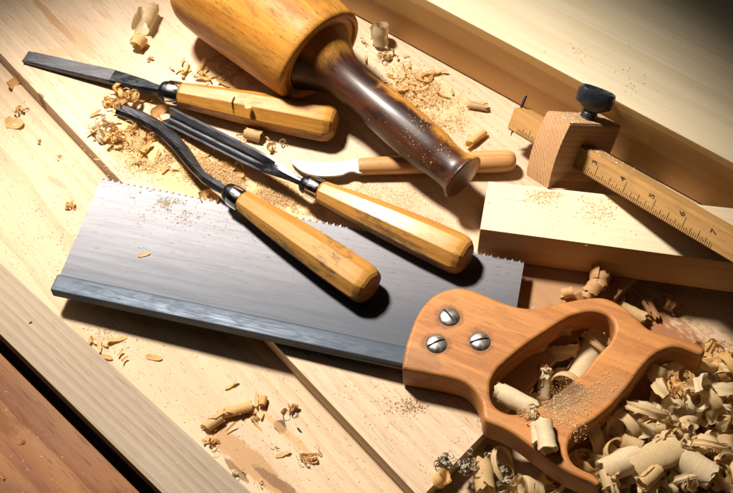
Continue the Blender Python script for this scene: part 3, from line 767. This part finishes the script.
roll(477, 108, 0, .0034, 1.7, .016, hd_(20, 4), 'thin cream roll lying on the board left of the marking gauge', m_cream, .3)
roll(475, 141, 0, .0034, 1.4, .016, hd_(14, -12), 'orange tan curl just behind the knife handle', m_tan, .3, .006)
# on the saw blade
def saw_h(px, py): return sawp(px, py, .0006).z
place('wood_chip', sliver_mesh(.009, .0028, .5, 3), m_tan, sawp(144, 255, .0006), R(15), 0, 0, 'single tan chip alone in the middle of the saw blade', 'wood chip')
strip(205, 195, .004, .020, .006, 4.2, 20, 'tan curled shaving at the saw teeth beside the bent gouge ferrule', None, .7)
strip(215, 199, .004, .016, .005, 3.4, -35, 'amber curl touching the bent gouge ferrule', None, .5)
strip(236, 171, 0, .022, .005, 1.6, -40, 'amber split curl between the two gouge necks', None, .5)
# chips on the flat chisel handle
place('wood_chip', sliver_mesh(.009, .0016, .4, 8), m_white, at(231, 98, .0262), R(70), 0, 0, 'thin pale sliver stuck on the flat chisel handle', 'wood chip')
place('wood_chip', sliver_mesh(.005, .0042, .3, 9), m_white, at(248, 107, .0258), R(20), 0, R(8), 'square pale flake on the flat chisel handle', 'wood chip')
# on the lower bench, left
strip(13, 84, ZB, .020, .007, 3.6, 50, 'tan curl on the lower bench at the left edge of the photo, uppermost', None, .5)
knot(20, 110, ZB, .0075, 9, 'crumpled tan shaving on the lower bench at left, the middle of three', m_tan)
strip(15, 124, ZB, .016, .009, 1.5, -10, 'flat oval tan curl on the lower bench at left, lowest of three', None, .2)
knot(40, 143, ZB, .004, 5, 'tiny pale crumb on the lower bench near the board edge', m_cream)
knot(70, 206, ZB, .0058, 7, 'tan crumb on the lower bench left of the saw toe', m_tan)
knot(58, 157, ZB, .0042, 5, 'small tan crumb on the lower bench above the saw toe', m_tan)
# lower bench, bottom
roll(215, 424, ZB, .0040, 1.5, .012, hd_(16, -10), 'pale torn curl near the bottom edge of the saw shadow, left one of a pair', m_cream, .3, .006)
roll(236, 413, ZB, .0038, 1.8, .020, hd_(24, -6), 'long tan curl lying right of the pale torn curl on the bench', m_tan, .3, .004)
knot(256, 418, ZB, .005, 9, 'loose little flakes right of the long tan curl', m_tan)
roll(263, 403, ZB, .0030, 1.2, .007, 80, 'short tan roll just below the saw shadow on the bench', m_tan)
knot(309, 457, ZB, .0078, 9, 'yellow curly shaving alone on the bench left of the board edge', m_tan, 30)
knot(274, 449, ZB, .0036, 5, 'tiny yellow crumb below the dark wood knot', m_tan)
knot(214, 446, ZB, .0062, 8, 'tan flakes at the edge of the grey batten', m_tan)
knot(236, 474, ZB, .0062, 9, 'whitish crumpled bit in the resin streak near the bottom edge', m_white)
knot(262, 483, ZB, .0045, 6, 'small whitish bit on the dark bark streak at the bottom edge', m_white)
place('wood_chip', sliver_mesh(.012, .004, .5, 21), m_tan, at(154, 358, ZB), R(-10), 0, 0, 'tan forked chip below the saw back on the lower bench', 'wood chip')
knot(292, 408, ZB, .0065, 7, 'brownish shaving in the shadow beside the board edge', m_brown)
knot(32, 322, -.004, .0032, 4, 'small grey crumb on the grey batten', m_grey)
knot(17, 443, -.009, .0042, 5, 'pale square bit on the reddish board', m_cream)
knot(4, 479, -.009, .0036, 5, 'dark little bit on the reddish board at the left edge', m_brown)
# near end of the board
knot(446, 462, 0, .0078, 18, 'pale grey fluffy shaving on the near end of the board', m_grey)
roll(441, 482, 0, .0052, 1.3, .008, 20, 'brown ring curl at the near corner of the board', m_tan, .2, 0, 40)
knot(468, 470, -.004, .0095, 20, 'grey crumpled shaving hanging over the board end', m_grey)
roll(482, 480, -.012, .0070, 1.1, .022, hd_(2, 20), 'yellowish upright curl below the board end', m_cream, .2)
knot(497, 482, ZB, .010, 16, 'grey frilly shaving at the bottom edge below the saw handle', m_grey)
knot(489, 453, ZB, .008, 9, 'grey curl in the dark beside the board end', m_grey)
# behind the heel of the saw
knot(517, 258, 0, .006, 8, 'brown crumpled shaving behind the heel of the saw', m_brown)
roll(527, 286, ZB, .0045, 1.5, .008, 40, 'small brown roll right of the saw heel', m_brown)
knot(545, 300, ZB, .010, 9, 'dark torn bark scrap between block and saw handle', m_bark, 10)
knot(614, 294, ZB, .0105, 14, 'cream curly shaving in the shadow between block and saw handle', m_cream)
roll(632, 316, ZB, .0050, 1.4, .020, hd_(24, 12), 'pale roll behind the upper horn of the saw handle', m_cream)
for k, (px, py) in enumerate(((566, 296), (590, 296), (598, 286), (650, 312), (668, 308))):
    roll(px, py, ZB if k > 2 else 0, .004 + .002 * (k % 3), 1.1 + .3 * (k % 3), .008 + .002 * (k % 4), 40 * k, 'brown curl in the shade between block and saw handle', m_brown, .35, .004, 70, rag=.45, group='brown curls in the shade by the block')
# in the handle opening
roll(584, 366, ZB, .0088, 1.35, .040, hd_(24, -40), 'large smooth pale roll seen through the saw handle opening', m_white, .15, 0, 90, rag=.04)
roll(577, 343, ZB, .022, .42, .030, hd_(30, 12), 'wide amber curved shaving in the far end of the handle opening', m_brown, .05, 0, 90, rag=.05)
roll(514, 387, ZB, .0042, 1.6, .014, hd_(10, 14), 'short cream roll at the left in the handle opening', m_cream)
roll(543, 392, ZB, .0048, 2.0, .020, hd_(5, -30), 'cream twisted curl standing in the handle opening', m_white, .4, .006, 60)
knot(546, 374, .016, .006, 8, 'frilled top piece of cream shaving in the handle opening', m_white)
HZ = .0250
roll(515, 405, .014, .0072, 2.2, .026, hd_(24, 14), 'plump cream roll lying on the lower rim of the saw handle opening', m_white, .5, .004, 84)
knot(528, 414, 0, .0095, 9, 'cream crumpled curl between two rolls on the saw handle', m_white, P=sawp(528, 417, HT))
roll(545, 443, 0, .0062, 2.1, .020, hd_(2, 20), 'cream roll sitting on the lower edge of the saw handle', m_white, .5, 0, 88, P=sawp(545, 440, HT))
roll(535, 440, 0, .0042, 1.6, .014, hd_(0, 20), 'narrow cream roll beside the one on the handle edge', m_white, .4, P=sawp(536, 436, HT))
knot(541, 424, 0, .0055, 6, 'frilled cream bit on top of the roll on the saw handle edge', m_white, P=sawp(542, 426, HT))
# heap at lower right: identifiable pieces
roll(652, 460, 0.009, .0100, 1.25, .034, hd_(40, -16), 'largest broad flat roll near the bottom right of the heap', m_cream, .12, 0, 90, squash=.6, rag=.08)
roll(631, 447, 0.010, .0052, 1.6, .013, hd_(16, 6), 'short pale roll in the heap just above the broad flat one', m_cream)
roll(649, 481, 0.010, .0058, 1.7, .016, hd_(14, -10), 'hollow pale roll at the bottom edge of the heap', m_cream)
roll(643, 420, 0.006, .0140, 1.15, .006, 70, 'big round ribbon loop in the heap below the saw grip', m_cream, .15, .003, 60, rag=.2)
roll(664, 404, 0.008, .0115, .9, .009, 30, 'pale looped ribbon in the heap right of the saw grip', m_cream, .1, .003, 55)
roll(655, 379, 0.002, .0085, 1.5, .010, 60, 'curled pale shaving close under the saw upper horn', m_cream, .3, .002, 50)
roll(675, 366, -0.002, .0080, .7, .030, hd_(30, -8), 'smooth pale strip at the right under the upper horn', m_cream, .1)
roll(600, 462, 0.004, .0190, .45, .009, hd_(14, 26) + 90, 'long pale ribbon arching out under the lower horn of the saw', m_cream, .1, .01, 80, rag=.1)
knot(669, 440, 0.006, .015, 18, 'cream frilled shaving in the heap at the right edge', m_cream)
knot(677, 395, 0.006, .014, 20, 'tan frilled shaving in the heap under the right end of the horn', m_tan)
roll(609, 483, 0.004, .0065, 1.2, .012, hd_(4, 14), 'greyish stub of shaving by the tip of the lower horn', m_cream)
roll(618, 470, .002, .0085, 1.5, .026, hd_(26, -10), 'plump pale roll in the heap right of the lower horn', m_white, .2, 0, 88, rag=.15)
roll(690, 470, .002, .0090, 1.4, .030, hd_(20, 14), 'wide pale roll in the heap at the right of the broad flat one', m_white, .2, 0, 88, rag=.15)
roll(668, 422, .004, .0070, 1.6, .020, hd_(10, -18), 'medium pale roll in the heap between looped ribbon and broad flat roll', m_white, .25, .002, 80)
# heap at lower right: the rest, small curls one cannot tell apart
hrng = random.Random(5)
cur = []
for k in range(10):
    rr = hrng.uniform(.0035, .0085)
    cur.append(raw_mesh('curl', *roll_mesh(rr, hrng.uniform(.5, 1.9), rr * hrng.uniform(.7, 2.4), hrng.uniform(.1, .5), hrng.uniform(-.2, .6) * rr, 900 + k, .25, hrng.uniform(.6, 1))))
    cur[-1].materials.append(m_cream if k % 4 else m_tan)
    kn_ = raw_mesh('frill', *crumple_mesh(hrng.uniform(.007, .010), 8, 950 + k)); kn_.materials.append(m_cream if k % 3 else m_tan); cur.append(kn_)
def heap_ok(px, py):
    # wedge right of the grip / lower horn, plus the far corner
    return (px - 572) * 1.0 + (py - 470) * 1.05 > 8 and px > 578
n_ = 0
while n_ < 95:
    px, py = hrng.uniform(580, 745), hrng.uniform(350, 500)
    if not heap_ok(px, py): continue
    z = ZB + hrng.uniform(.0, .010)
    me = hrng.choice(cur)
    place('wood_shaving', None, None, at(px, py, z), hrng.uniform(0, 6.28), R(hrng.uniform(20, 110)), 0,
          'small pale curl lost in the heap of shavings beside the saw grip', 'wood shaving', 'small shavings in the heap beside the saw grip', me=me)
    n_ += 1
for k in range(16):     # scattered on the bench in the handle opening
    px, py = hrng.uniform(500, 600), hrng.uniform(335, 410)
    place('wood_shaving', None, None, at(px, py, ZB), hrng.uniform(0, 6.28), R(hrng.uniform(20, 110)), 0,
          'small curl on the bench beneath the saw handle opening', 'wood shaving', 'small shavings beneath the saw handle opening', me=hrng.choice(cur))
# thin springy ribbons through the heap
rib = []
for k in range(14):
    rr = hrng.uniform(.005, .0150)
    wd = hrng.uniform(.004, .0105)
    rib.append(raw_mesh('ribbon', *roll_mesh(rr, hrng.uniform(.6, 2.2), wd, hrng.uniform(.1, .45), wd * hrng.uniform(.5, 1.5), 700 + k, .45, hrng.uniform(.65, 1.0))))
    rib[-1].materials.append([m_white, m_cream, m_cream, m_tan][k % 4])
n_ = 0
while n_ < 80:
    px, py = hrng.uniform(580, 740), hrng.uniform(352, 498)
    if not heap_ok(px, py): continue
    place('wood_shaving', None, None, at(px, py, ZB + hrng.uniform(.003, .013)), hrng.uniform(0, 6.28), R(hrng.uniform(15, 100)), 0,
          'thin springy ribbon of wood in the heap beside the saw grip', 'wood shaving', 'thin ribbons in the heap beside the saw grip', me=hrng.choice(rib))
    n_ += 1
for k in range(22):
    px, py = hrng.uniform(500, 605), hrng.uniform(328, 412)
    place('wood_shaving', None, None, at(px, py, ZB), hrng.uniform(0, 6.28), R(hrng.uniform(15, 100)), 0,
          'thin ribbon of wood on the bench beneath the saw handle opening', 'wood shaving', 'thin ribbons beneath the saw handle opening', me=hrng.choice(rib))
for k in range(5):
    px, py = hrng.uniform(495, 560), hrng.uniform(468, 500)
    place('wood_shaving', None, None, at(px, py, ZB), hrng.uniform(0, 6.28), R(hrng.uniform(15, 100)), 0,
          'thin ribbon of wood in the dark under the lower edge of the saw handle', 'wood shaving', 'thin ribbons in the dark below the saw handle', me=hrng.choice(rib))
# chips in clusters
var = []
for k in range(12):
    me = raw_mesh('chip', *sliver_mesh(random.uniform(.005, .012), random.uniform(.0014, .0030), random.uniform(.2, 2.4), 300 + k)); me.materials.append([m_tan, m_cream, m_tan][k % 3]); var.append(me)
def chips(cx, cy, sxp, syp, n, label, group, z=0, avoid=None):
    k = 0
    while k < n:
        px, py = random.gauss(cx, sxp), random.gauss(cy, syp)
        if avoid and avoid(px, py): continue
        o = place('wood_chip', None, None, at(px, py, z + random.uniform(0, .002)), random.uniform(0, 6.28), random.uniform(-.5, .5), random.uniform(-.4, .4), label, 'wood chip', group, me=random.choice(var))
        o.scale = [random.uniform(.75, 1.5)] * 3; k += 1
chips(222, 72, 22, 9, 48, 'small tan chip between the mallet head and flat chisel', 'chips between mallet head and flat chisel', avoid=lambda x, y: x > 262 or y > 84 + (x - 200) * .05)
chips(404, 88, 24, 16, 64, 'small tan chip behind the mallet handle', 'chips behind the mallet handle', avoid=lambda x, y: y > 62 + (x - 352) * 1.0 - 2 + 12 * 0 or y < 40 + (x - 380) * .5)
chips(232, 165, 22, 14, 18, 'small tan chip between the gouge necks', 'chips between the gouge necks')
chips(146, 136, 24, 16, 46, 'small tan chip around the bent gouge blade', 'chips around the bent gouge blade', avoid=lambda x, y: y > 172 + (x - 100) * .198)
chips(250, 425, 32, 22, 12, 'small tan chip on the lower bench left of the board edge', 'chips on the lower bench', z=ZB)
chips(105, 345, 14, 9, 9, 'small tan chip below the saw toe beside the batten', 'chips below the saw toe', z=ZB)

# ------------------------------------------------------------------ sawdust (uncountable)
def dust(name, label, spots, mat, drng):
    V = []; Fc = []
    for (fn, n, size) in spots:
        for _ in range(int(n * 2.8)):
            p, N_ = fn(drng)
            if p is None: continue
            if mnoise.noise(p * 55) + .35 * mnoise.noise(p * 190) < drng.uniform(-.45, .25): continue
            s_ = size * .68 * (.18 + .82 * drng.random() ** 3.0)
            a = drng.uniform(0, 6.28); el = drng.uniform(1.0, 4.2)
            u = Vector((math.cos(a), math.sin(a), drng.uniform(-.25, .25))) * s_ * el * .5
            v = Vector((-math.sin(a), math.cos(a), drng.uniform(-.4, .4))) * s_ * .5
            c = p + N_ * s_ * .35
            o = len(V)
            V += [c - u - v, c + u - v * .6, c + u * .8 + v, c - u * .7 + v, c + N_ * s_ * .3]
            Fc += [(o, o + 1, o + 4), (o + 1, o + 2, o + 4), (o + 2, o + 3, o + 4), (o + 3, o, o + 4)]
    me = bpy.data.meshes.new(name); me.from_pydata([tuple(v) for v in V], [], Fc); me.update()
    return tag(link(name, me, mat), label, 'sawdust', None, 'stuff')
UZ = Vector((0, 0, 1))
def gz(cx, cy, sx_, sy_, z=0.0, pile=0.0, cond=None, sh=0.0):
    def f(r):
        for _ in range(30):
            gx, gy = r.gauss(0, 1), r.gauss(0, 1)
            px, py = cx + gx * sx_, cy + gy * sy_ + gx * sx_ * sh
            if cond is None or cond(px, py): break
        else: return None, UZ
        return at(px, py, z + pile * max(0, 1 - (gx * gx + gy * gy) / 3) * r.random()), UZ
    return f
def uni(x0, y0, x1, y1, z=0.0, cond=None):
    def f(r):
        for _ in range(60):
            px, py = r.uniform(x0, x1), r.uniform(y0, y1)
            if cond is None or cond(px, py): return at(px, py, z), UZ
        return None, UZ
    return f
def gsaw(cx, cy, sx_, sy_, h, sh=0.0, cond=None):
    def f(r):
        for _ in range(30):
            gx, gy = r.gauss(0, 1), r.gauss(0, 1)
            px, py = cx + gx * sx_, cy + gy * sy_ + gx * sx_ * sh
            if cond is None or cond(px, py): break
        else: return None, SN
        return sawp(px, py, h), SN
    return f
m_dust = shaving_mat('sawdust', (0.78, 0.58, 0.32), (0.60, 0.37, 0.15), 0.25)
m_dustg = shaving_mat('sawdust_grey', (0.50, 0.42, 0.28), (0.28, 0.21, 0.12), 0.1)
m_dustd = shaving_mat('sawdust_dark', (0.60, 0.42, 0.24), (0.26, 0.135, 0.06), 0.1)
m_dustp = shaving_mat('sawdust_pale', (0.74, 0.60, 0.40), (0.60, 0.44, 0.25), 0.1)
above_saw = lambda x, y: y < 174 + (x - 100) * .198
onA = lambda x, y: y < 50 + (x - 2) * 1.061 and y > (x - 327) * .55 + 4
onB = lambda x, y: y > 72 + (x - 2) * 1.07 and y < 255 + x * .93
dr = random.Random(11)
dust('sawdust', 'golden sawdust drifted between the gouges and saw teeth', [
    (gz(195, 165, 34, 12, 0, .004, above_saw, .35), 9000, .0008), (gz(150, 150, 22, 14, 0, .004, above_saw), 4500, .0009),
    (gz(270, 192, 36, 10, 0, .003, above_saw, .35), 6500, .0008), (gz(345, 202, 30, 12, 0, .001, above_saw, .3), 2600, .0008)], m_dust, dr)
dust('sawdust', 'golden sawdust scattered behind the mallet handle', [
    (gz(425, 100, 26, 16, 0, .003, lambda x, y: y < 60 + (x - 352) * 1.0 and y > (x - 327) * .55 + 8, .5), 5200, .0009)], m_dust, dr)
dust('sawdust', 'sawdust strewn below the knife toward the pale block', [
    (gz(410, 200, 40, 16, 0, 0, above_saw, .35), 1700, .0008), (uni(340, 130, 500, 230, 0, above_saw), 700, .0008)], m_dust, dr)
dust('sawdust', 'grey brown sawdust patch on the saw blade near the toe', [
    (gsaw(168, 203, 15, 8, .0006, .2, lambda x, y: y > 183 + (x - 100) * .198), 900, .0009), (gsaw(230, 215, 60, 22, .0006, .2, lambda x, y: y > 183 + (x - 100) * .198 and y < 275 + (x - 50) * .2), 420, .0006)], m_dustg, dr)
dust('sawdust', 'pale sawdust sprinkled over the saw handle grip', [
    (gsaw(563, 407, 15, 11, HT + .0002, -.5), 900, .0008), (gsaw(592, 395, 18, 8, HT + .0002, -.8), 220, .0008), (gsaw(575, 428, 6, 8, HT + .0002), 120, .0008)], m_dust, dr)
dust('sawdust', 'sawdust sprinkled on the pale block', [
    (gz(548, 195, 14, 5, ZK, 0, lambda x, y: y > 184 + (x - 488) * .11), 420, .0009), (gz(600, 212, 18, 9, ZK, 0, lambda x, y: y > 186 + (x - 488) * .11), 330, .0009), (uni(486, 185, 700, 255, ZK, lambda x, y: y > 183 + (x - 488) * .11 and y < 227 + (x - 480) * .133), 160, .0007)], m_dust, dr)
def gtop(r):
    return gc + va * r.uniform(-HA / 2, HA / 2) * .95 + vb * r.uniform(-.48, .48) * HBW + vc * HC / 2, vc
def gst(r):
    return gc + va * r.uniform(HA / 2, HA / 2 + .05 * r.random()) + vb * r.uniform(-.45, .45) * SW_b + vc * SW_c / 2, vc
dust('sawdust', 'sawdust lying on the head and stem of the marking gauge', [(gtop, 700, .0008), (gst, 220, .0008)], m_dustp, dr)
dust('sawdust', 'fine dust thinly spread over the wide pine board', [
    (uni(0, 0, 520, 260, 0, lambda x, y: onA(x, y) and above_saw(x, y)), 1300, .00065), (uni(280, 350, 490, 492, 0, lambda x, y: y < 345 + (x - 283) * 1.085 - 6 and (x - 434) * 53 + (y - 485) * 51.5 < -200), 750, .0007),
    (gz(410, 405, 14, 6, 0, .001), 330, .0009)], m_dustd, dr)
dust('sawdust', 'fine dust thinly spread over the lower bench', [
    (uni(0, 70, 150, 330, ZB, onB), 800, .0007), (uni(100, 320, 420, 492, ZB, lambda x, y: onB(x, y)), 800, .0007), (gz(45, 235, 22, 22, ZB, 0, onB), 500, .0007), (gz(105, 340, 16, 8, ZB, 0, onB), 260, .0009)], m_dustd, dr)
dust('sawdust', 'dust specks over the reddish board and grey batten', [
    (uni(0, 380, 130, 495, -.009, lambda x, y: y > 366 + x * 1.0), 30, .0008), (uni(0, 280, 240, 495, -.004, lambda x, y: y > 272 + x * .93 and y < 325 + x * .95), 150, .0006)], m_dustp, dr)
dust('sawdust', 'sawdust grains on top of the timber beam', [
    (gz(628, 85, 10, 8, BEAM_H), 60, .0009), (gz(575, 52, 12, 5, BEAM_H), 30, .0010), (uni(430, 5, 730, 130, BEAM_H, lambda x, y: y < 25 + (x - 483) * .5), 60, .0007)], m_dust, dr)
dust('sawdust', 'coarse sawdust filling the shavings heap beside the saw grip', [
    (uni(560, 340, 745, 500, ZB, lambda x, y: heap_ok(x, y)), 4200, .0016), (uni(495, 330, 615, 412, ZB), 1300, .0011), (gz(640, 455, 30, 22, ZB, .008), 1500, .0014)], m_dust, dr)
def mh(r):
    x = r.gauss(.098, .013); a = r.gauss(R(100), .55)
    rr = interp([(0, .0285), (.02, .0172), (.038, .0146), (.064, .0158), (.096, .0167), (.13, .0147), (.2, .0147)], x)
    nrm = (MM.to_3x3() @ Vector((0, math.cos(a), math.sin(a)))).normalized()
    return MM @ Vector((x, rr * math.cos(a), rr * math.sin(a))), nrm
dust('sawdust', 'pale dust clinging to the mallet handle near its end', [(mh, 420, .00065)], m_dustp, dr)

# ------------------------------------------------------------------ light
w = bpy.data.worlds.new('World'); S.world = w; w.use_nodes = True
w.node_tree.nodes['Background'].inputs[0].default_value = (1.0, 0.82, 0.62, 1); w.node_tree.nodes['Background'].inputs[1].default_value = 0.004
def aim(o, p, tgt):
    o.location = p; o.rotation_euler = (Vector(tgt) - Vector(p)).to_track_quat('-Z', 'Y').to_euler()
kd = bpy.data.lights.new('key_lamp', 'SPOT'); ko = bpy.data.objects.new('key_lamp', kd); COL.objects.link(ko)
kd.energy = 156; kd.color = (1.0, 0.91, 0.80); kd.shadow_soft_size = 0.085; kd.spot_size = R(31.6); kd.spot_blend = 0.31
aim(ko, (-0.43, 0.43, 1.05), (-0.065, -0.065, 0))
fd = bpy.data.lights.new('fill_lamp', 'AREA'); fo = bpy.data.objects.new('fill_lamp', fd); COL.objects.link(fo)
fd.energy = 0.7; fd.color = (1.0, 0.93, 0.86); fd.size = 0.7
aim(fo, (-0.7, 0.2, 1.0), (0, 0, 0))

S.render.engine = 'CYCLES'
S.cycles.use_denoising = True
S.cycles.max_bounces = 8; S.cycles.diffuse_bounces = 2
S.view_settings.view_transform = 'Standard'; S.view_settings.look = 'None'
S.view_settings.exposure = 0; S.view_settings.gamma = 1
